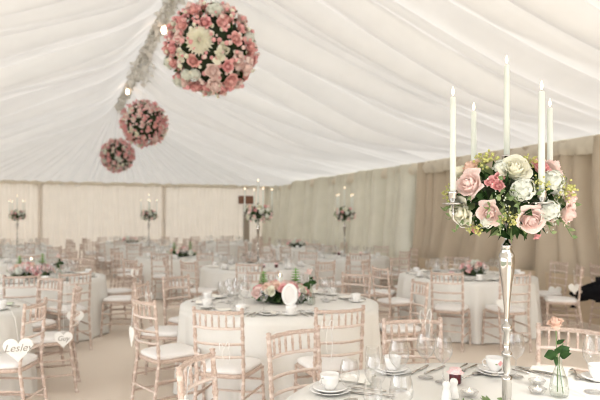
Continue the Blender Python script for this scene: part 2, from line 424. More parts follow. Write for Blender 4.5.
# ------------------------------------------------------------------ candles and candelabra
def candle(loc, L=.363, rad=.0115, label='', group=None):
    t = thing('taper_candle', label, 'candle', loc, 0, group)
    b = MB(); b.lathe([(0, 0), (rad*.85, 0), (rad, .01), (rad*.98, L*.6), (rad*.9, L-.004), (rad*.6, L), (0, L-.002)], 14); b.build('wax', M['candle'], t)
    b = MB(); b.tube([(0, 0, L-.003), (.001, 0, L+.008)], .001, 5); b.build('wick', M['wick'], t)
    b = MB(); b.lathe([(0, .004), (.0035, .009), (.0052, .017), (.0042, .026), (.0018, .034), (0, .039)], 10, (0, 0, L)); b.build('flame', M['flame'], t)
    return t
ARMS = [(-.238, -.10), (-.070, .20), (.055, -.20), (.222, .12)]      # (right, ahead) of the stem
STEM = [(0, 0), (.085, 0), (.088, .006), (.075, .014), (.045, .024), (.026, .045), (.018, .07), (.017, .085), (.019, .10), (.018, .155), (.021, .168), (.013, .172),
        (.011, .18), (.016, .205), (.012, .245), (.019, .25), (.0205, .258), (.019, .266), (.010, .272), (.014, .30), (.010, .345), (.018, .352), (.0205, .362), (.018, .372),
        (.0085, .378), (.0085, .40), (.013, .46), (.020, .53), (.029, .59), (.032, .62), (.030, .65), (.018, .674), (.022, .68), (.019, .69), (.010, .70), (.008, .72), (.012, .728), (.007, .74), (.007, 1.0)]
def candelabra(name_label, loc, rzoff=0.0, far=False, group=None):
    t = thing('candelabra', name_label, 'candelabra', loc, -YAW+rzoff, group)
    b = MB(); b.lathe(STEM, 14 if far else 28); b.build('stem', M['silver'], t)
    cups = []
    for (x, y) in ARMS:
        R_ = math.hypot(x, y); e = Vector((x/R_, y/R_, 0)); b = MB()
        pts = [Vector((0, 0, .80)), e*.07+Vector((0, 0, .79)), e*.15+Vector((0, 0, .765)), e*(R_*.86)+Vector((0, 0, .76)), e*(R_*.99)+Vector((0, 0, .79)), e*R_+Vector((0, 0, .84))]
        b.tube(pts, .0048, 6 if far else 8); a = b.build('arm', M['silver'], t)
        b = MB(); b.lathe([(0, .84), (.038, .846), (.040, .850), (.012, .851), (.010, .856), (.0165, .862), (.018, .885), (.0205, .892), (.019, .894), (.014, .89)], 10 if far else 20, (x, y, 0)); b.build('candle_cup', M['silver'], a)
        cups.append((x, y, .888))
    b = MB(); b.lathe([(0, 1.0), (.036, 1.006), (.038, 1.010), (.010, 1.012), (.0165, 1.02), (.018, 1.036), (.0205, 1.04), (.014, 1.037)], 10 if far else 20); b.build('candle_cup', M['silver'], t)
    cups.append((0, 0, 1.035))
    rot = Matrix.Rotation(-YAW+rzoff, 3, 'Z')
    return t, [Vector(loc)+rot @ Vector(c) for c in cups]

def top_arrangement(loc, label, seed, far=False):
    t = thing('flower_arrangement', label, 'flowers', loc, -math.atan2(loc[0], loc[1]), None)
    r = random.Random(seed)
    b = MB(); b.ball((0, 0, 0), 1, 14, 9, (.125, .125, .085)); b.build('moss_core', M['mossdark'], t)
    b = MB(); foliage(b, r, .185, .115, 90 if far else 170, .075); tag(b.build('foliage', M['leaf'], t), kind='stuff')
    b = MB(); foliage(b, r, .20, .13, 40 if far else 70, .06)
    for i in range(14 if far else 52):
        q = r.uniform(0, 2*PI); d = Vector((math.cos(q), math.sin(q), r.uniform(-.5, .9))).normalized()
        sprig(b, r, Vector((d.x*.16, d.y*.16, d.z*.09)), d, r.uniform(.06, .11), 6, .026, r.uniform(.1, .8))
    tag(b.build('sage_sprigs', M['sage'], t), kind='stuff')
    b = MB()
    for _ in range(120 if far else 420):
        d = rnd_dir(r, -.8, .9); c = Vector((d.x*.225, d.y*.225, d.z*.15))*r.uniform(.86, 1.08); b.ball(c, r.uniform(.002, .0042), 5, 4)
    tag(b.build('gypsophila', M['white'], t), kind='stuff')
    return t, r
# (x right, z up, depth forward(-)/back) blooms seen on the near face: kind, colour, x, z, size
NEAR = [('rose', 'blush', -.132, .055, .056), ('rose', 'blush', .082, -.078, .052), ('rose', 'blush', -.060, -.055, .045), ('rose', 'ivory', .028, .108, .058),
        ('rose', 'ivory', -.165, -.050, .052), ('hydrangea', 'HY', .055, .030, .058), ('rose', 'pink', -.058, .062, .021), ('rose', 'pink', -.030, .048, .022), ('rose', 'pink', -.028, .080, .020),
        ('rose', 'pink', .122, .120, .036), ('hydrangea', 'HY', .160, .065, .052), ('rose', 'blush', .215, -.055, .045), ('hydrangea', 'HY', .150, -.045, .050),
        ('rose', 'peach', -.135, .125, .040), ('rose', 'ivory', -.175, .115, .036), ('lime', 'HYL', .005, -.068, .030), ('lime', 'HYL', .115, .045, .028), ('lime', 'HYL', -.115, -.105, .030),
        ('lime', 'HYL', .200, .030, .034), ('lime', 'HYL', .075, .135, .028), ('hydrangea', 'HY', -.07, -.085, .035), ('rose', 'blush', .170, .125, .040), ('rose', 'pink', -.118, -.12, .018), ('lime', 'HYL', -.08, .14, .04),
        ('rose', 'blush', .225, .0, .034), ('lime', 'HYL', -.21, .02, .030), ('rose', 'pink', .11, -.145, .016), ('hydrangea', 'HY', -.02, .12, .038)]
def dress(t, r, far):
    F = FL if far else FM
    for (k, c, x, z, s) in NEAR:
        xx, zz = x/.25, z/.17; dep = -math.sqrt(max(.02, 1-min(.98, xx*xx+zz*zz)))
        d = Vector((xx, dep, zz)).normalized(); p = Vector((x*.97, dep*.20, z*.97))
        if far and k == 'lime': continue
        me = {'HY': HY, 'HYL': HYL}.get(c) or F[c]
        place_bloom({'lime': 'lime_cluster'}.get(k, k), me, t, p, d, s*(.86 if k == 'hydrangea' else 1.1 if k == 'lime' else 1.30))
    for _ in range(10 if far else 26):
        q = r.uniform(.1*PI, .9*PI); z = r.uniform(-.7, .9); s = math.sqrt(1-z*z); d = Vector((s*math.cos(q), s*math.sin(q), z))
        c = r.choice(['blush', 'ivory', 'pink', 'HY', 'blush']); me = HY if c == 'HY' else F[c]
        place_bloom('hydrangea' if c == 'HY' else 'rose', me, t, Vector((d.x*.21, d.y*.19, d.z*.14)), d, r.uniform(.035, .055)*1.1)

TT = .756      # height of a laid table top
def full_candelabra(r_, d_, where, seed, far, group=None):
    loc = P(r_, d_, TT)
    c, cups = candelabra('tall silver candelabra '+where, loc, 0 if not far else seed*.4, far)
    names = ['left front arm', 'left rear arm', 'right front arm', 'right rear arm', 'raised centre cup'] if not far else (lambda o: [('leftmost', 'second', 'middle', 'fourth', 'rightmost')[o.index(j)] for j in range(5)])(sorted(range(5), key=lambda j: (cups[j].x*CS-cups[j].y*SN)/(cups[j].x*SN+cups[j].y*CS)))
    for i, p in enumerate(cups):
        if far: candle(p, .363, .0125, '%s lit taper candle %s' % (names[i], where), 'candles '+where)
        else: candle(p, .363, .0118, 'lit ivory taper candle on the %s of the foreground candelabra' % names[i])
    t, r = top_arrangement(loc+Vector((0, 0, .865)), 'round rose and hydrangea arrangement above '+where.replace('on ', '', 1) if far else 'large rose and hydrangea ball on the foreground candelabra', seed, far)
    dress(t, r, far); return c

# ------------------------------------------------------------------ tables and cloths
def table(r_, d_, desc, seed, hem=.04, fine=True):
    loc = P(r_, d_); rr = random.Random(seed)
    t = thing('round_table', 'round folding table under the cloth of '+desc, 'table', loc)
    b = MB(); b.lathe([(0, .72), (.905, .72), (.91, .735), (.905, .748), (0, .748)], 40); b.build('tabletop', M['ply'], t)
    for k in range(4):
        a = PI/4+k*PI/2; b = MB(); b.tube([(.62*math.cos(a), .62*math.sin(a), 0), (.62*math.cos(a), .62*math.sin(a), .72)], .016, 6); b.build('leg', M['steel'], t)
    b = MB(); ph = [rr.uniform(0, 6) for _ in range(4)]; nf = rr.choice([13, 15, 17]); n = 200 if fine else 96
    def fn(u, v):
        q = 2*PI*u
        if v < .38: # top
            rad = .915*v/.38; return (rad*math.cos(q), rad*math.sin(q), TT-.004)
        w_ = (v-.38)/.62
        fold = (math.sin(nf*q+ph[0]+.6*math.sin(3*q+ph[1]))+.5*math.sin((nf*2+3)*q+ph[2]))*.5
        fold = math.copysign(abs(fold)**.8, fold)
        e = min(1, w_*5); rad = .922+hem*w_+fold*.055*(w_**.6)
        z = (TT-.004)*(1-w_)+.012*w_ - .0*e
        return (rad*math.cos(q), rad*math.sin(q), z)
    b.grid(n, 22, fn, closed=True)
    c = b.build('tablecloth', M['cloth']); c.location = loc; c.rotation_euler.z = rr.uniform(0, 6)
    tag(c, 'floor-length ivory tablecloth draped over '+desc, 'tablecloth')
    return loc

# ------------------------------------------------------------------ chairs
def turned(a, b_, r0, node=.095, bump=1.28):
    a = Vector(a); b_ = Vector(b_); L = (b_-a).length; pts = []; rad = []; k = 0; z = 0.0
    n = max(1, round(L/node)); st = L/n
    for i in range(n):
        for (t, s) in ((0, bump), (.12, 1.0), (.5, .92), (.88, 1.0)):
            pts.append(a.lerp(b_, (i+t)/n)); rad.append(r0*s)
    pts.append(b_); rad.append(r0*bump); return pts, rad
def chair_pieces(n=8):
    W = []
    def T(name, a, c, r0, **k):
        b = MB(); p, rd = turned(a, c, r0, **k); b.tube(p, rd, n); W.append((name, b))
    for s in (-1, 1):
        T('leg', (s*.20, .20, 0), (s*.188, .178, .43), .0125)
    for s in (-1, 1):
        b = MB(); p1, r1 = turned((s*.178, -.255, 0), (s*.178, -.195, .44), .0135); p2, r2 = turned((s*.178, -.195, .44), (s*.180, -.232, .905), .0135)
        p2 += [V((s*.180, -.2325, .911)), V((s*.180, -.233, .922)), V((s*.180, -.233, .928))]; r2 += [.010, .0165, .006]
        b.tube(p1+p2[1:], r1+r2[1:], n); W.append(('back_post', b))
    def yb(z): return -.195-(z-.44)*.08
    for i, z in enumerate((.895, .785, .675, .585)):
        b = MB(); pts = []; rad = []
        for k in range(13):
            x = -.178+.356*k/12; pts.append((x, yb(z)-.048*(1-(x/.178)**2), z)); rad.append((.0125 if i == 0 else .0095)*(1.22 if k % 3 == 0 else 1))
        b.tube(pts, rad, n); W.append(('back_rail', b))
    for k in range(6):
        x = -.178+.356*(k+1)/7; y = -.048*(1-(x/.178)**2); T('spindle', (x, yb(.785)+y, .785), (x, yb(.895)+y, .895), .0075, node=.055, bump=1.35)
    for s in (-1, 1):
        T('stretcher', (s*.197, .19, .16), (s*.178, -.23, .16), .009); T('stretcher', (s*.193, .185, .29), (s*.178, -.215, .29), .009)
    T('stretcher', (-.195, .19, .22), (.195, .19, .22), .009); T('stretcher', (-.193, .185, .33), (.193, .185, .33), .009); T('stretcher', (-.178, -.225, .22), (.178, -.225, .22), .009)
    def outline(e, k=24):
        o = []
        for i in range(k):
            q = 2*PI*i/k; cx, cy = math.cos(q), math.sin(q); p = .42
            x = math.copysign(abs(cx)**p, cx); y = math.copysign(abs(cy)**p, cy)
            o.append((x*(.195+.014*y+e), y*(.205+e)-.002))
        return o
    b = MB()
    prof = [(-.05, .425), (0, .425), (.004, .432), (.004, .446), (0, .452), (-.05, .452)]; vs = []; K = 24
    for (e, z) in prof: vs += [(x, y, z) for (x, y) in outline(e)]
    fs = [(i*K+k, i*K+(k+1) % K, (i+1)*K+(k+1) % K, (i+1)*K+k) for i in range(5) for k in range(K)]
    fs.append(tuple(range(5*K, 6*K))); fs.append(tuple(range(K))[::-1]); b.add(vs, fs); W.append(('seat_frame', b))
    b = MB(); vs = []; prof = [(-.03, .453), (-.012, .453), (-.004, .463), (-.006, .480), (-.022, .491), (-.07, .497), (-.13, .499)]
    for (e, z) in prof: vs += [(x, y, z) for (x, y) in outline(e)]
    fs = [(i*K+k, i*K+(k+1) % K, (i+1)*K+(k+1) % K, (i+1)*K+k) for i in range(6) for k in range(K)]
    fs.append(tuple(range(6*K, 7*K))); b.add(vs, fs); W.append(('cushion', b))
    return W
CP = [(nm, b.mesh('chair_'+nm, M['cushion'] if nm == 'cushion' else M['wood'])) for nm, b in chair_pieces(8)]
_all = MB()
for nm, b in chair_pieces(5): _all.add(b.v, b.f, 1 if nm == 'cushion' else 0)
CHAIR_FAR = _all.mesh('chair_whole', [M['wood'], M['cushion']])
proto_chair = []
def chair(tc, ang, dist, label, group, detail=True, yaw=0.0):
    """tc = (r, d) of the table; ang in degrees round it (0 right, 90 far side); dist = table centre to chair back"""
    a = math.radians(ang); e = (math.cos(a), math.sin(a)); k = dist-.20
    loc = P(tc[0]+e[0]*k, tc[1]+e[1]*k); f = P(-e[0], -e[1]); rz = math.atan2(f.y, f.x)-PI/2+math.radians(yaw)
    if detail:
        t = thing('banquet_chair', label, 'chair', loc, rz, group)
        for nm, me in CP: mk(nm, me, t)
    else:
        t = mk('banquet_chair', CHAIR_FAR, None, loc, (0, 0, rz)); tag(t, label, 'chair', group)
    return t

# ------------------------------------------------------------------ tableware
def lathe_mesh(name, prof, m, n=20): b = MB(); b.lathe(prof, n); return b.mesh(name, m)
GLASS_BIG = lathe_mesh('wine_glass', [(0, .001), (.038, .001), (.037, .003), (.012, .007), (.0045, .014), (.0036, .05), (.0040, .085), (.010, .094), (.030, .112), (.044, .138), (.046, .158), (.041, .190), (.034, .220)], M['glass'], 28)
GLASS_SM = lathe_mesh('white_wine_glass', [(0, .001), (.034, .001), (.033, .003), (.011, .006), (.004, .013), (.0034, .05), (.004, .075), (.012, .084), (.028, .105), (.035, .13), (.035, .15), (.030, .195)], M['glass'], 28)
GLASS_FAR = lathe_mesh('far_wine_glass', [(.036, .001), (.005, .012), (.004, .085), (.030, .112), (.045, .148), (.034, .215)], M['glass'], 12)
CUP = lathe_mesh('cup_body', [(0, .004), (.022, .004), (.022, 0), (.024, .0), (.026, .006), (.037, .022), (.043, .045), (.046, .068), (.0445, .068), (.041, .045), (.034, .022), (.0, .009)], M['china'], 28)
b = MB(); b.tube([(.040, 0, .055), (.058, 0, .060), (.068, 0, .048), (.062, 0, .030), (.036, 0, .020)], .0035, 6); CUPH = b.mesh('cup_handle', M['china'])
SAUCER = lathe_mesh('saucer', [(0, .004), (.04, .004), (.04, 0), (.044, 0), (.072, .014), (.078, .019), (.076, .021), (.045, .008), (0, .008)], M['china'], 32)
PLATE = lathe_mesh('side_plate', [(0, .003), (.055, .003), (.055, 0), (.06, 0), (.085, .012), (.095, .016), (.093, .018), (.06, .006), (0, .006)], M['china'], 32)
b = MB(); b.add(CUP_V := [v.co[:] for v in CUP.vertices], [tuple(p.vertices) for p in CUP.polygons]); b.tube([(.040, 0, .055), (.062, 0, .057), (.060, 0, .028), (.036, 0, .020)], .0035, 4); CUP_FAR = b.mesh('far_cup', M['china'])
def knife_mesh():
    b = MB(); 
    b.add([(-.009, .0, .0), (.009, 0, 0), (.010, .06, 0), (.006, .112, 0), (-.009, .12, 0), (-.009, .0, .002), (.009, 0, .002), (.010, .06, .002), (.006, .112, .002), (-.009, .12, .002)],
          [(4, 3, 2, 1, 0), (5, 6, 7, 8, 9), (0, 1, 6, 5), (1, 2, 7, 6), (2, 3, 8, 7), (3, 4, 9, 8), (4, 0, 5, 9)])
    b.tube([(0, -.10, .004), (0, -.06, .004), (0, 0, .003)], [.0055, .0050, .0035], 8); return b.mesh('table_knife', M['cutlery'])
def fork_mesh():
    b = MB(); b.tube([(0, -.10, .003), (0, 0, .004), (0, .03, .005)], [.005, .0028, .0028], 6)
    b.add([(-.003, .02, .005), (.003, .02, .005), (.011, .045, .004), (.011, .06, .004), (-.011, .06, .004), (-.011, .045, .004), (-.003, .02, .003), (.003, .02, .003), (.011, .045, .002), (.011, .06, .002), (-.011, .06, .002), (-.011, .045, .002)],
          [(0, 1, 2, 3, 4, 5), (11, 10, 9, 8, 7, 6), (0, 5, 11, 6), (1, 7, 8, 2), (2, 8, 9, 3), (3, 9, 10, 4), (4, 10, 11, 5)])
    for x in (-.0095, -.0032, .0032, .0095): b.tube([(x, .058, .003), (x, .08, .004), (x, .10, .007)], [.0014, .0013, .0007], 4)
    return b.mesh('table_fork', M['cutlery'])
def spoon_mesh():
    b = MB(); b.tube([(0, -.09, .003), (0, 0, .004), (0, .02, .005)], [.0045, .0025, .0025], 6)
    b.grid(14, 5, lambda u, v: (.019*math.cos(2*PI*u)*v, .048+.03*math.sin(2*PI*u)*v, .002+.005*v*v), closed=True); return b.mesh('dessert_spoon', M['cutlery'])
KN, FK, SPN = knife_mesh(), fork_mesh(), spoon_mesh()
def napkin_mesh(m, name='napkin'):
    b = MB(); r = random.Random(3)
    def fn(u, v): x, y = u-.5, v-.5; return (x*.14*(1-.35*v), y*.19, .004+.028*max(0, 1-(2*x)**2)*(1-.7*v)+.004*math.sin(9*x+4*y))
    b.grid(9, 9, fn); b.grid(9, 9, lambda u, v: ((u-.5)*.14*(1-.35*v), (v-.5)*.19, .001)); return b.mesh(name, m)
NAP, NAPG = napkin_mesh(M['napkin']), napkin_mesh(M['green_nap'], 'green_napkin')
def cup(loc, rz, label, group=None, far=False):
    if far: return tag(mk('teacup', CUP_FAR, None, loc, (0, 0, rz)), label, 'cup', group)
    t = tag(mk('teacup', CUP, None, loc, (0, 0, rz)), label, 'cup', group); mk('handle', CUPH, t); return t
def put(name, me, loc, rz, label, cat, group=None, scl=None):
    return tag(mk(name, me, None, loc, (0, 0, rz), scl), label, cat, group)
def jam_jar(loc, label, group=None):
    t = thing('jam_jar', label, 'jar', loc, 0, group)
    b = MB(); b.lathe([(0, .001), (.026, .001), (.029, .006), (.029, .054), (.024, .062), (.024, .066), (0, .066)], 16); b.build('jar', M['jam'], t)
    b = MB()
    def fn(u, v):
        q = 2*PI*u; 
        if v < .5: return (.027*2*v*math.cos(q), .027*2*v*math.sin(q), .076-.002*v)
        w_ = (v-.5)*2; rad = .027+.014*w_*(1+.25*math.sin(8*q)) - .004*math.sin(PI*w_); return (rad*math.cos(q), rad*math.sin(q), .074-.022*w_**.8)
    b.grid(40, 9, fn, closed=True); b.build('cloth_cap', M['gingham'], t); return t
def bud_vase(loc, label, h=.30, seed=0, far=False, bloom='peach', lab2=''):
    t = thing('bud_vase', label, 'vase', loc, -YAW)
    b = MB(); b.lathe([(0, .002), (.034, .002), (.040, .008), (.042, .03), (.036, .075), (.022, .115), (.0135, .14), (.012, .165), (.0165, .178)], 10 if far else 24); b.build('glass_bottle', M['water'], t)
    r = random.Random(seed)
    rs = thing('rose_stem', lab2, 'rose', loc, -YAW)
    b = MB(); b.tube([(-.008, 0, .02), (-.006, 0, .15), (-.012, 0, .22), (-.014, 0, h-.02)], .0026, 6); b.tube([(.018, 0, .012), (.004, .004, .12), (.002, .004, .165), (.022, .01, .235)], .0024, 6)
    b.build('stems', M['sage'], rs)
    b = MB()
    for (p, d, L) in (((-.008, 0, .19), (-1, -.2, -.15), .062), ((-.006, 0, .175), (-.45, -.5, -.5), .05), ((-.01, 0, .2), (.9, -.2, .35), .05), ((.003, 0, .18), (.3, -.7, .3), .05), ((.006, 0, .2), (1, .2, .05), .045), ((-.01, 0, .185), (.1, -.4, .9), .045), ((-.01, 0, .23), (.7, -.3, .7), .036)):
        leaf_into(b, V(p), V(d), V((0, .3, 1)) if abs(d[2]) < .6 else V((1, 0, 0)), L*1.2, L*.42, .15)
    b.build('leaves', M['leaf'], rs)
    me = FL if far else FM
    place_bloom('rose', me[bloom], rs, (-.016, 0, h), (-.35, -.15, .95), (.046, .046, .064))
    place_bloom('rose_bud', FL['pink'], rs, (.024, .01, .242), (.6, -.2, .8), .013, 'small pink rose bud')
    return t
def tealight(loc, label):
    t = thing('tealight_holder', label, 'tealight', loc)
    b = MB(); b.lathe([(0, .003), (.022, .003), (.024, 0), (.030, .004), (.041, .022), (.039, .026), (.034, .023), (.022, .010), (0, .008)], 10); b.build('glass_holder', M['glass'], t, smooth=False)
    b = MB(); b.lathe([(0, .009), (.018, .009), (.018, .022), (.016, .022), (.016, .019), (0, .019)], 16); tl = b.build('tealight', M['china'], t)
    b = MB(); b.lathe([(0, .019), (.002, .022), (.0028, .027), (0, .038)], 8); b.build('flame', M['flame'], tl)
HEART = None
def heart_mesh():
    b = MB(); N = 36; pts = []
    for i in range(N):
        q = 2*PI*i/N; x = 16*math.sin(q)**3; z = 13*math.cos(q)-5*math.cos(2*q)-2*math.cos(3*q)-math.cos(4*q); pts.append((x/17*.088, (z+1.5)/17*.088))
    rings = [(0.93, -.005), (1, -.003), (1, .003), (.93, .005)]; vs = []
    for s, y in rings: vs += [(x*s, y, z*s) for x, z in pts]
    fs = [(i*N+k, (i+1)*N+k, (i+1)*N+(k+1) % N, i*N+(k+1) % N) for i in range(3) for k in range(N)]
    vs += [(0, -.006, .01), (0, .006, .01)]; c0, c1 = 4*N, 4*N+1
    fs += [(c0, k, (k+1) % N) for k in range(N)]+[(c1, 3*N+(k+1) % N, 3*N+k) for k in range(N)]
    b.add(vs, fs); return b.mesh('heart', M['heart'], smooth=False)
HEART = heart_mesh()
def heart(loc, rz, top, label, text=None, scl=1.0, dx=0):
    t = thing('hanging_heart', label, 'heart', loc, rz)
    mk('heart', HEART, t, scl=scl)
    b = MB(); b.tube([(0, .0, .060*scl), (dx*.4, .006, .06*scl+(top-loc[2])*.5), (dx, .012, top-loc[2])], .0028, 5); b.build('ribbon', M['ribbon'], t)
    if text:
        cu = bpy.data.curves.new('lettering', 'FONT'); cu.body = text; cu.size = .062*scl; cu.align_x = 'CENTER'; cu.align_y = 'CENTER'; cu.extrude = .0008; cu.shear = .3
        cu.materials.append(M['ink']); tmp = bpy.data.objects.new('tmp', cu); col.objects.link(tmp); bpy.context.view_layer.update(); me = bpy.data.meshes.new_from_object(tmp); bpy.data.objects.remove(tmp); o = mk('lettering', me, t); o.location = (0, -.0075, .012*scl); o.rotation_euler = (PI/2, 0, 0)
    return t
def bow(loc, rz, label, tail=.22, big=1.0):
    t = thing('ribbon_tie', label, 'ribbon', loc, rz, None); b = MB()
    for s in (-1, 1):
        def fn(u, v, s=s):
            q = u*2*PI*.8; return (s*(.010+.032*big*math.sin(q/2)), (v-.5)*.008+.003*s, .03*big*math.sin(q)+.012)
        b.grid(14, 3, fn)
        b.grid(12, 3, lambda u, v, s=s: (s*(.006+.014*u+.01*math.sin(4*u)), -.016+(v-.5)*.006, .01-tail*(1 if s > 0 else .75)*u))
    me = b.build('bow', M['ribbon'], t); return t

# low centrepiece
def low_centre(r_, d_, label, seed, far=False, spires=True, s=1.0, pillar=True):
    loc = P(r_, d_, TT); t = thing('low_centrepiece', label, 'flowers', loc, -YAW); r = random.Random(seed)
    b = MB(); b.lathe([(0, .0), (.11, .0), (.14, .03), (.13, .07), (.08, .10), (0, .11)], 16); b.build('moss_base', M['mossdark'], t)
    b = MB()
    for _ in range(70 if far else 170):
        q = r.uniform(0, 2*PI); z = r.uniform(.02, 1); d = V((math.cos(q), math.sin(q), z*.8)).normalized()
        l = r.uniform(.04, .085); leaf_into(b, V((d.x*.19*s, d.y*.13*s, .02+d.z*.10)), (d+rnd_dir(r)*.7+V((0, 0, .25))).normalized(), rnd_dir(r), l, l*.34, .1)
    tag(b.build('foliage', M['leaf'], t), kind='stuff')
    b = MB()
    for i in range(12 if far else 30):
        q = r.uniform(0, 2*PI); d = V((math.cos(q), math.sin(q)*.7, r.uniform(.0, .5))); sprig(b, r, V((d.x*.16*s, d.y*.1*s, .07)), d, r.uniform(.06, .14)*s, 6, .03, .35)
    tag(b.build('sage_sprigs', M['sage'], t), kind='stuff')
    F = FL if far else FM
    for i in range(16 if far else 32):
        q = i*2.39996+seed; k = math.sqrt((i+.5)/(16 if far else 32)); x, y = math.cos(q)*k, math.sin(q)*k; z = math.sqrt(max(0, 1.05-k*k))
        c = r.choice(['blush', 'pink', 'pink', 'blush', 'peach', 'ivory', 'HY']); me = HY if c == 'HY' else F[c]
        place_bloom('hydrangea' if c == 'HY' else 'rose', me, t, (x*.27*s, y*.20*s, .055+z*.12), V((x, y-.5, .4+z)), r.uniform(.052, .075))
    if spires:
        for x, h in ((-.155, .26), (.15, .30)):
            b = MB()
            for k in range(9):
                z = k/9; w_ = .046*(1-z)**.4+.012
                for j in range(7):
                    q = j*2*PI/7+k*.5; leaf_into(b, V((0, 0, .10+h*.75*z)), V((math.cos(q), math.sin(q), .25)), V((-math.sin(q), math.cos(q), 0)), w_*1.2, w_*.55, .0)
            b.tube([(0, 0, .03), (0, 0, .10+h*.75)], .005, 5); b.build('green_spire', M['fern'], t).location = (x*s, 0, 0)
    if pillar:
        p = thing('pillar_candle', 'short lit ivory pillar candle among flowers on '+label.split(' on ')[-1], 'candle', loc+V((0, 0, .10)))
        b = MB(); b.lathe([(0, 0), (.030, 0), (.031, .01), (.031, .135), (.027, .14), (0, .134)], 18); b.build('wax', M['candle'], p)
        b = MB(); b.lathe([(0, .136), (.005, .145), (.007, .155), (.003, .168), (0, .175)], 8); b.build('flame', M['flame'], p)
    return t

# ------------------------------------------------------------------ the tables of the room: (right, ahead)
TA, TB, TC, TD, TE = (.82, 2.30), (-.19, 5.5), (-3.30, 4.95), (-3.57, 7.8), (2.31, 8.1)
names = {'A': 'the nearest table', 'B': 'the centre table with the oval frame', 'C': 'the table cut off by the left edge', 'D': 'the left table with two green spires', 'E': 'the right table by the cream curtains'}
table(*TA, names['A'], 1, .02); table(*TB, names['B'], 2); table(*TC, names['C'], 3); table(*TD, names['D'], 4); table(*TE, names['E'], 5)
FAR = [  # key, r, d, description, first chair angle, centrepiece
    ('G', -.69, 9.6, 'the candelabra table behind centre', 12, 'cand'),
    ('H', .92, 12.05, 'the candelabra table by the grey curtains', 20, 'cand'),
    ('F', -2.42, 12.0, 'the table with low flowers left of centre', 0, 'low'),
    ('M', -5.7, 10.85, 'the back table at the left edge', 10, 'none'),
    ('I', -.08, 16.0, 'the flower table in the right back corner', 30, 'low'),
    ('J', -4.07, 15.7, 'the candelabra table near the back wall', 5, 'cand'),
    ('K', -5.4, 18.5, 'the flower table against the back wall', 15, 'low'),
    ('L', -8.0, 16.5, 'the candelabra table in the back left corner', 0, 'cand'),
    ('N', -6.65, 13.7, 'the bare far left table', 22, 'none'),
    ('Q', -2.45, 19.0, 'the bare table beside the brown sign', 8, 'none'),
]
DIRS = ['right', 'far right', 'far', 'far left', 'left', 'near left', 'near', 'near right']
def far_settings(tc, desc, n, seed, avoid=.25):
    r = random.Random(seed)
    for i in range(n):
        a = 2*PI*(i+.3)/n; sd = DIRS[i % 8]
        def at(rad, da, z=TT+.001): return P(tc[0]+math.cos(a+da)*rad, tc[1]+math.sin(a+da)*rad, z)
        for k in range(2): put('wine_glass', GLASS_FAR, at(.50+.09*k+r.uniform(-.02, .02), .16-.17*k), 0, '%s wine glass, %s side of %s' % (('left', 'right')[k], sd, desc), 'wine glass', 'wine glasses on '+desc, (1, 1, r.uniform(.88, 1.05)))
        put('saucer', SAUCER, at(.70, -.22), 0, 'white saucer, %s side of %s' % (sd, desc), 'saucer', 'saucers on '+desc)
        cup(at(.70, -.22, TT+.009), r.uniform(0, 6), 'white teacup, %s side of %s' % (sd, desc), 'teacups on '+desc, True)
        put('napkin', NAP, at(.74, .04), math.atan2(*(lambda p: (p.y, p.x))(P(math.cos(a), math.sin(a))))-PI/2, 'linen napkin, %s side of %s' % (sd, desc), 'napkin', 'napkins on '+desc)
SPOTS = []
for (key, r_, d_, desc, a0, cp) in FAR:
    table(r_, d_, desc, ord(key), fine=False)
    rr = random.Random(ord(key))
    for i in range(8):
        a = a0*.4+i*45+rr.uniform(-5, 5); dist = 1.40+rr.uniform(-.03, .08)
        p = P(r_+math.cos(math.radians(a))*dist, d_+math.sin(math.radians(a))*dist)
        if not (XL+.3 < p.x < XR-.75 and p.y < YB-.4): continue
        if any((p-q).length < .5 for q in SPOTS): continue
        SPOTS.append(p); lbl = DIRS[i % 8]
        chair((r_, d_), a, dist, 'limewashed chair on the %s side of %s' % (lbl, desc), 'chairs around '+desc, False, rr.uniform(-8, 8))
    far_settings((r_, d_), desc, 8, ord(key))
    if cp == 'cand': full_candelabra(r_, d_, 'on '+desc, ord(key), True)
    elif cp == 'low': low_centre(r_, d_, 'low pink and green flower centrepiece on '+desc, ord(key), True, key == 'F', 1.1, False)

# --- chairs of the near tables
ga, gb, gc, gd, ge = ['chairs around '+names[k] for k in 'ABCDE']
chair(TA, 166, 1.29, 'whitewashed chair with heart tie, low at the bottom left of the nearest table', ga)
chair(TA, 131, 1.27, 'limewashed chair beside the white teacup at the near table, facing right', ga)
chair(TA, 95, 1.32, 'limewashed chair behind the wine glasses on the far side of the nearest table', ga)
chair(TA, 55, 1.27, 'limewashed chair behind the single rose vase at the nearest table', ga)
for ang, dist, lb in ((255, 1.45, 'limewashed chair, back to the camera, front left of the centre table'), (289, 1.42, 'limewashed chair, back to the camera, front right of the centre table'),
                      (222, 1.36, 'limewashed chair seen from the side, nearer of two left of the centre table'), (176, 1.30, 'limewashed chair seen from the side, farther of two left of the centre table'),
                      (54, 1.38, 'limewashed chair on the far right side of the centre table'), (12, 1.38, 'limewashed chair seen side-on at the right end of the centre table'),
                      (144, 1.40, 'limewashed chair on the far left side of the centre table'), (100, 1.40, 'limewashed chair straight behind the flowers of the centre table')):
    chair(TB, ang, dist, lb, gb)
chair(TC, -27, 1.40, 'limewashed chair with a lettered heart, nearest at the left edge', gc, yaw=28)
chair(TC, 18, 1.27, 'limewashed chair seen edge-on with a small lettered heart near the left edge', gc)
chair(TC, 62, 1.36, 'limewashed chair on the far side of the table at the left edge', gc)
for ang, dist, lb in ((-47, 1.38, 'limewashed chair front right of the left spire table, nearest the aisle'), (-70, 1.38, 'limewashed chair in front of the left spire table, middle of three'), (-94, 1.40, 'limewashed chair at the left edge in front of the spire table'),
                      (2, 1.36, 'limewashed chair side-on at the right end of the left spire table'), (45, 1.4, 'limewashed chair far right behind the left spire table'), (85, 1.4, 'limewashed chair straight behind the left spire table')):
    chair(TD, ang, dist, lb, gd)
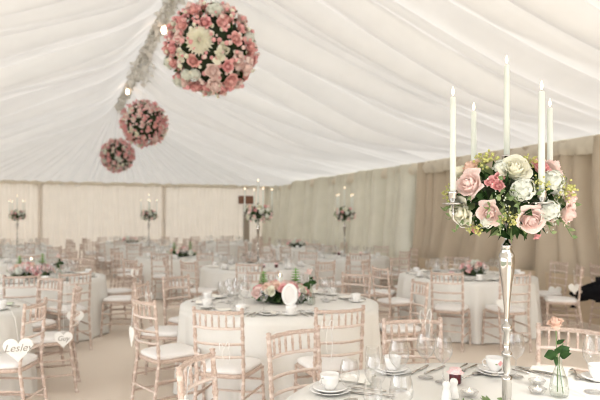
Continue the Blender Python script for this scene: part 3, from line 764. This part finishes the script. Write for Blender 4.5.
for ang, dist, lb in ((245, 1.36, 'limewashed chair front left of the right table, back to the camera'), (277, 1.36, 'limewashed chair right of the candelabra stem, in front of the right table'), (12, 1.42, 'limewashed chair with a white heart at the right end of the right table'),
                      (-17, 1.40, 'limewashed chair with a white heart nearest the black coat'), (205, 1.38, 'limewashed chair at the left end of the right table'), (160, 1.4, 'limewashed chair far left behind the right table'), (120, 1.4, 'limewashed chair behind the right table, left of the candelabra stem'), (80, 1.4, 'limewashed chair behind the right table beside the curtain')):
    chair(TE, ang, dist, lb, ge, yaw=0)

# --- hearts and ribbons
heart(P(-1.985, 4.11, .62), -YAW+.35, .91, 'white wooden heart lettered with a name, hanging from the leftmost chair', 'Lesley', 1.18, -.05)
heart(P(-2.04, 5.03, .50), -YAW+.1, .86, 'white wooden heart with short grey lettering, right of the leftmost heart', 'Guy', .95)
heart(P(-2.13, 5.53, .60), -YAW+.2, .88, 'small plain white heart hanging just above and right of the short-lettered heart', None, .95)
heart(P(-1.27, 4.40, .66), -YAW-1.1, .88, 'white heart seen edge-on behind the chair left of the centre table', None, 1.0)
heart(P(-.50, 2.57, .70), -YAW-1.2, .89, 'white heart hanging on the low chair at the bottom left of the near table', None, .9)
heart(P(3.62, 8.28, .50), -YAW, .88, 'left heart of two white hearts hanging at the right', None, 1.15)
heart(P(3.60, 7.66, .62), -YAW, .88, 'right heart of two white hearts hanging at the right', None, .95)
heart(P(2.33, 6.68, .55), -YAW-.5, .88, 'pale heart on the chair directly behind the candelabra stem', None, .95)
heart(P(-2.2, 7.75, .80), -YAW-.6, .9, 'white heart on the end chair of the left spire table', None, .95)
bow(P(-.36, 2.77, .93), .3, 'white ribbon bow tied on the right post of the lowest left chair', .08, .6)
bow(P(.155, 3.29, .93), .2, 'white ribbon bow with a long tail on the chair beside the teacup', .20)
bow(P(.78, 3.62, .93), .2, 'white ribbon bow on the top rail behind the wine glasses', .12, 1.3)
bow(P(-1.18, 4.55, .93), -1.2, 'white ribbon bow on the side-on chair left of the centre table', .14)
bow(P(-2.10, 5.25, .93), -1.2, 'looped white ribbon on the edge-on chair near the left edge', .3, 1.2)

# black coat on a chair by the right wall
chair((4.9, 8.0), 182, .80, 'limewashed chair cut off by the right edge, a black coat on it', 'spare chair')
def coat():
    t = thing('black_coat', 'black coat bundled over a chair at the right edge by the wall', 'coat', P(3.98, 7.90, .47), -YAW); r = random.Random(2); b = MB()
    def fn(u, v):
        q = 2*PI*u; el = PI*v; s = 1+.12*math.sin(3*q+2*v*5)+.08*math.sin(7*q+v*9)
        return (.30*s*math.cos(q)*math.sin(el)+.02, .16*s*math.sin(q)*math.sin(el), .085-.115*s*math.cos(el)*(1+.35*math.cos(q))+.03*math.cos(q))
    b.grid(40, 18, fn, closed=True); b.build('bundled_cloth', M['black'], t)
    b = MB(); b.tube([(-.10, 0, .02), (-.24, -.01, -.0), (-.285, -.02, -.06), (-.29, -.03, -.13)], [.06, .06, .055, .05], 12); b.build('sleeve', M['black'], t)
coat()

# --- candelabra and dressing of the nearest table
full_candelabra(.815, 2.30, 'in the foreground on the nearest table', 77, False)
rr = random.Random(99); b = MB(); t = thing('base_posy', 'small green leaves and buds laid round the foot of the foreground candelabra', 'flowers', P(.815, 2.3, TT), -YAW)
for i in range(14):
    q = i*2*PI/14; d = V((math.cos(q), math.sin(q), .45)); sprig(b, rr, V((d.x*.095, d.y*.095, .012)), d, rr.uniform(.04, .08), 5, .032, .2)
tag(b.build('leaves', M['sage'], t), kind='stuff')
for i in range(6):
    q = i*1.05; place_bloom('rose_bud', FL['pink'], t, (math.cos(q)*.13, math.sin(q)*.13, .03), V((math.cos(q), math.sin(q), .6)), .016)

A = 'on the nearest table'
for r_, d_, me, s, lb in ((.338, 2.72, GLASS_SM, 1.0, 'narrow wine glass right of the teacup, rear one of its pair'), (.315, 2.43, GLASS_BIG, 1.0, 'round wine glass right of the teacup, front one of its pair'),
                          (.205, 2.42, GLASS_BIG, .93, 'stemmed glass immediately right of the plain white teacup'), (.458, 2.70, GLASS_BIG, 1.04, 'large clear wine glass in front of the chair gap, middle of the table'),
                          (.375, 2.16, GLASS_BIG, .98, 'wine glass cut by the bottom edge, nearest the camera'), (.625, 2.90, GLASS_BIG, 1.0, 'left one of two matching wine glasses standing left of the jam jar'),
                          (.692, 2.82, GLASS_BIG, 1.0, 'right one of two matching wine glasses, just behind the jam jar'), (1.08, 2.92, GLASS_BIG, .98, 'wine glass directly behind the candelabra stem'),
                          (1.345, 2.66, GLASS_BIG, 1.16, 'large wine glass at the right edge of the picture'), (.27, 2.16, GLASS_SM, 1.0, 'narrow wine glass at the bottom edge left of the nearest glass'),
                          (1.30, 2.45, GLASS_SM, 1.0, 'small glass in front of the large glass at the right edge')):
    put('wine_glass', me, P(r_, d_, TT+.0005), 0, lb, 'wine glass', 'wine glasses '+A, s)
# plain cup left, on two saucers
c0 = P(.137, 2.66, TT)
put('side_plate', PLATE, c0, 0, 'white side plate under the plain cup and saucer', 'plate'); put('saucer', SAUCER, c0+V((0, 0, .007)), 0, 'white saucer stacked between the side plate and plain cup', 'saucer', scl=1.05)
cup(c0+V((0, 0, .016)), PI+.4, 'plain white teacup at the left of the nearest table')
put('dessert_spoon', SPN, P(.175, 2.52, TT+.001), -YAW-1.4, 'steel spoon lying in front of the plain white cup', 'spoon')
put('napkin', NAP, P(.265, 2.86, TT+.001), -YAW+1.2, 'folded linen napkin between the plain teacup and wine glasses', 'napkin')
c1 = P(.475, 3.0, TT); put('side_plate', PLATE, c1, 0, 'white plate behind the large wine glass', 'plate'); put('saucer', SAUCER, c1+V((0, 0, .007)), 0, 'white saucer seen through the large wine glass', 'saucer')
cup(c1+V((0, 0, .016)), .3, 'white teacup seen through the large wine glass')
# rose-patterned cup
c2 = P(.995, 2.98, TT); put('side_plate', PLATE, c2, 0, 'plate under the rose-patterned cup behind the stem', 'plate', scl=1.0); put('saucer', SAUCER, c2+V((0, 0, .007)), 0, 'saucer of the rose-patterned cup', 'saucer', scl=1.05)
cc = cup(c2+V((0, 0, .016)), PI-YAW+.15, 'white teacup with a painted pink rose, left of the candelabra stem')
def decal(parent, ang, z, s, kind):
    b = MB(); nn = 8
    for k in range(5 if kind == 'rose' else 1):
        cx, cz = (0, 0) if k == 0 else (s*.6*math.cos(k*PI/2), s*.6*math.sin(k*PI/2)); vs = []
        for j in range(nn):
            q = 2*PI*j/nn; a2 = ang+(cx+s*.55*math.cos(q))/.045; zz = z+cz+s*(.55 if kind == 'rose' else .3)*math.sin(q); rad = .0462-(.068-zz)*.10+.0006
            vs.append((rad*math.cos(a2), rad*math.sin(a2), zz))
        b.add(vs, [tuple(range(nn))])
    return b.build('painted_rose' if kind == 'rose' else 'painted_leaf', M['pink'] if kind == 'rose' else M['sage'], parent)
decal(cc, PI/2+.2, .044, .0125, 'rose'); decal(cc, PI/2+.68, .042, .013, 'leaf'); decal(cc, PI/2-.28, .040, .012, 'leaf')
put('dessert_spoon', SPN, c2+V((-.045, -.07, .02)), 2.2, 'spoon resting on the rose-patterned saucer', 'spoon')
# cutlery
for (nm, me, r_, d_, a, lb, ct) in (('table_knife', KN, .625, 3.05, -.62, 'steel knife just left of the two matching glasses', 'knife'), ('table_knife', KN, .70, 3.04, -.72, 'steel knife lying behind the two matching glasses', 'knife'),
                                    ('table_fork', FK, .845, 3.08, 2.5, 'fork left of the rose-patterned cup, left of a pair', 'fork'), ('table_fork', FK, .885, 3.07, 2.4, 'fork left of the rose-patterned cup, right of a pair', 'fork'), ('dessert_spoon', SPN, .86, 2.93, -.85, 'spoon lying in front of the forks by the rose cup', 'spoon'),
                                    ('table_knife', KN, 1.10, 3.05, .72, 'knife lying just right of the candelabra stem', 'knife'), ('table_knife', KN, 1.21, 3.0, .45, 'knife between the candelabra stem and the rose vase', 'knife'),
                                    ('table_fork', FK, 1.39, 2.93, -.35+PI, 'fork right of the rose vase, left one of two', 'fork'), ('table_fork', FK, 1.44, 2.90, -.35+PI, 'fork right of the rose vase, right one of two', 'fork'),
                                    ('table_fork', FK, .30, 2.70, 1.2, 'fork under the narrow wine glass near the teacup', 'fork'), ('table_knife', KN, .325, 2.62, 1.2, 'knife beside the narrow wine glass near the teacup', 'knife')):
    put(nm, me, P(r_, d_, TT+.001), -YAW+a, lb, ct)
jam_jar(P(.745, 2.80, TT), 'dark berry jam jar with a pink cloth cap left of the candelabra', None)
def shaker(loc, label, holes):
    t = thing('shaker', label, 'shaker', loc); t.scale = (1.15,)*3; b = MB(); b.lathe([(0, .001), (.020, .001), (.021, .006), (.016, .035), (.0125, .05), (.015, .058), (.0155, .066), (.010, .075), (0, .078)], 20); b.build('body', M['china'], t)
    b = MB()
    for k in range(holes): q = 2*PI*k/holes; b.ball((.006*math.cos(q), .006*math.sin(q), .0762), .0012, 6, 4)
    b.build('holes', M['wick'], t)
shaker(P(.635, 2.53, TT), 'white china shaker, left one of the pair before the jam jar', 3); shaker(P(.678, 2.57, TT), 'white china shaker, right one of the pair before the jam jar', 5)
tealight(P(.755, 2.60, TT), 'glass tealight holder between the jam jar and the candelabra'); tealight(P(1.075, 2.64, TT), 'glass tealight holder left of the rose vase, front one'); tealight(P(1.13, 2.78, TT), 'glass tealight holder left of the rose vase, rear one')
bud_vase(P(1.155, 2.60, TT), 'clear glass bottle vase in front of the nearest table\'s rear chair', .32, 3, False, 'peach', 'single peach rose with dark leaves standing in the bottle vase')
put('napkin', NAP, P(1.30, 3.02, TT+.001), .5, 'folded napkin behind the bottle vase', 'napkin')
put('saucer', SAUCER, P(1.46, 2.86, TT), 0, 'white saucer at the right edge of the picture', 'saucer'); cup(P(1.46, 2.86, TT+.009), 0, 'white teacup at the right edge of the picture')

# --- settings of the other near tables
def settings(tc, angs, desc, seed, nap=None, prefix=''):
    r = random.Random(seed)
    for ang, pos in angs:
        a = math.radians(ang)
        def at(rad, da, z=TT+.0005): return P(tc[0]+math.cos(a+da)*rad, tc[1]+math.sin(a+da)*rad, z)
        f = P(-math.cos(a), -math.sin(a)); rz = math.atan2(f.y, f.x)-PI/2
        g = lambda s: s+' on '+desc
        for k, me in enumerate((GLASS_BIG, GLASS_SM, GLASS_BIG)):
            if pos in ('front left', 'front right') and k != 1: continue
            put('wine_glass', me, at(.46+.08*(k == 1)+r.uniform(-.02, .02), .20-.16*k), 0, '%s wine glass, %s place, %s' % (('left', 'middle', 'right')[k], pos, desc), 'wine glass', g('wine glasses'))
        put('side_plate', PLATE, at(.70, .17), rz, 'white side plate, %s place, %s' % (pos, desc), 'plate', g('side plates'))
        put('saucer', SAUCER, at(.72, -.17), rz, 'white saucer at the %s place on %s' % (pos, desc), 'saucer', g('saucers'))
        cup(at(.72, -.17, TT+.009), rz+r.uniform(-1, 1), 'white teacup at the %s place on %s' % (pos, desc), g('teacups'))
        put('napkin', nap or NAP, at(.70, .17, TT+.008), rz, 'folded napkin, %s place, %s' % (pos, desc), 'napkin', g('napkins'), .8)
        put('table_knife', KN, at(.74, -.03), rz, 'table knife at the %s place on %s' % (pos, desc), 'knife', g('knives')); put('table_fork', FK, at(.74, .03), rz, 'table fork at the %s place on %s' % (pos, desc), 'fork', g('forks'))
settings(TB, ((255, 'front left'), (289, 'front right'), (218, 'near left'), (178, 'left'), (144, 'far left'), (100, 'far'), (54, 'far right'), (12, 'right')), names['B'], 5)
settings(TC, ((-26, 'nearest'), (18, 'right'), (62, 'far')), 'the left edge table', 6, NAPG)
settings(TD, ((-45, 'near right'), (-68, 'near'), (-94, 'near left'), (2, 'right'), (45, 'far right'), (85, 'far')), names['D'], 7)
settings(TE, ((245, 'near left'), (277, 'near'), (12, 'right'), (-17, 'near right'), (205, 'left'), (160, 'far left'), (120, 'far'), (80, 'far right')), names['E'], 8)
low_centre(TB[0], TB[1], 'low pink rose centrepiece with two green spires on the centre table', 41)
low_centre(TD[0], TD[1]-.05, 'low pink rose centrepiece with green spires on the left spire table', 44, False, True, 1.0)
low_centre(TE[0]+.1, TE[1], 'low leafy flower centrepiece on the right table', 46, True, False, .7, False)
# oval frame on the centre table
def oval(loc):
    t = thing('oval_frame', 'white oval table-name frame leaning before the centre table flowers', 'frame', loc, -YAW); t.rotation_euler = (-.15, 0, -YAW)
    b = MB()
    b.grid(36, 9, lambda u, v: ((.058+.016*math.cos(2*PI*v))*math.cos(2*PI*u), .010*math.sin(2*PI*v), .11+(.084+.016*math.cos(2*PI*v))*math.sin(2*PI*u)), closed=True); b.build('rim', M['china'], t)
    b = MB(); b.grid(36, 3, lambda u, v: (.060*v*math.cos(2*PI*u), -.002, .11+.086*v*math.sin(2*PI*u)), closed=True); b.build('card', M['cushion'], t)
oval(P(TB[0]+.10, TB[1]-.33, TT+.003))
bud_vase(P(.10, 5.35, TT), 'clear glass bottle vase right of the oval frame on the centre table', .30, 4, True, 'blush', 'pink rose with two dark leaves right of the centre flowers')
bud_vase(P(-3.14, 7.62, TT), 'clear glass bottle vase on the left spire table', .30, 5, True, 'blush', 'pink rose with dark leaves on the left spire table')
for r_, d_, lb in ((-.38, 9.35, 'dark jam jar, left of two on the candelabra table behind centre'), (-.58, 9.2, 'dark jam jar, right of two on the candelabra table behind centre'), (.83, 12.5, 'dark jam jar, left one on the table before the grey-green curtains'), (1.28, 12.3, 'dark jam jar, right one on the table before the grey-green curtains'), (2.05, 7.9, 'dark jam jar on the right table by the cream curtains')):
    jam_jar(P(r_, d_, TT), lb)
place = thing('dark_blossom', 'burgundy blossom with a green stem laid on the left spire table', 'flower', P(-3.75, 7.42, TT+.02), 0)
place_bloom('petals', FL['burgundy'], place, (0, 0, .02), (0, -.3, 1), .05); b = MB(); b.tube([(0, 0, .01), (.05, .04, -.012), (.10, .06, -.014)], .003, 5); b.build('stem', M['sage'], place)

# --- brown sign high on the back wall
t = thing('hanging_sign', 'dark brown wooden sign hanging high on the back wall', 'sign', (6.38, YB-.24, 2.23))
b = MB(); b.box((0, 0, 0), (.31, .015, .15)); bevel(b.build('board', M['brown'], t, smooth=False), .006)
for s in (-1, 1):
    b = MB(); b.tube([(s*.22, 0, .15), (s*.20, 0, .42)], .004, 5); b.build('cord', M['ribbon'], t)
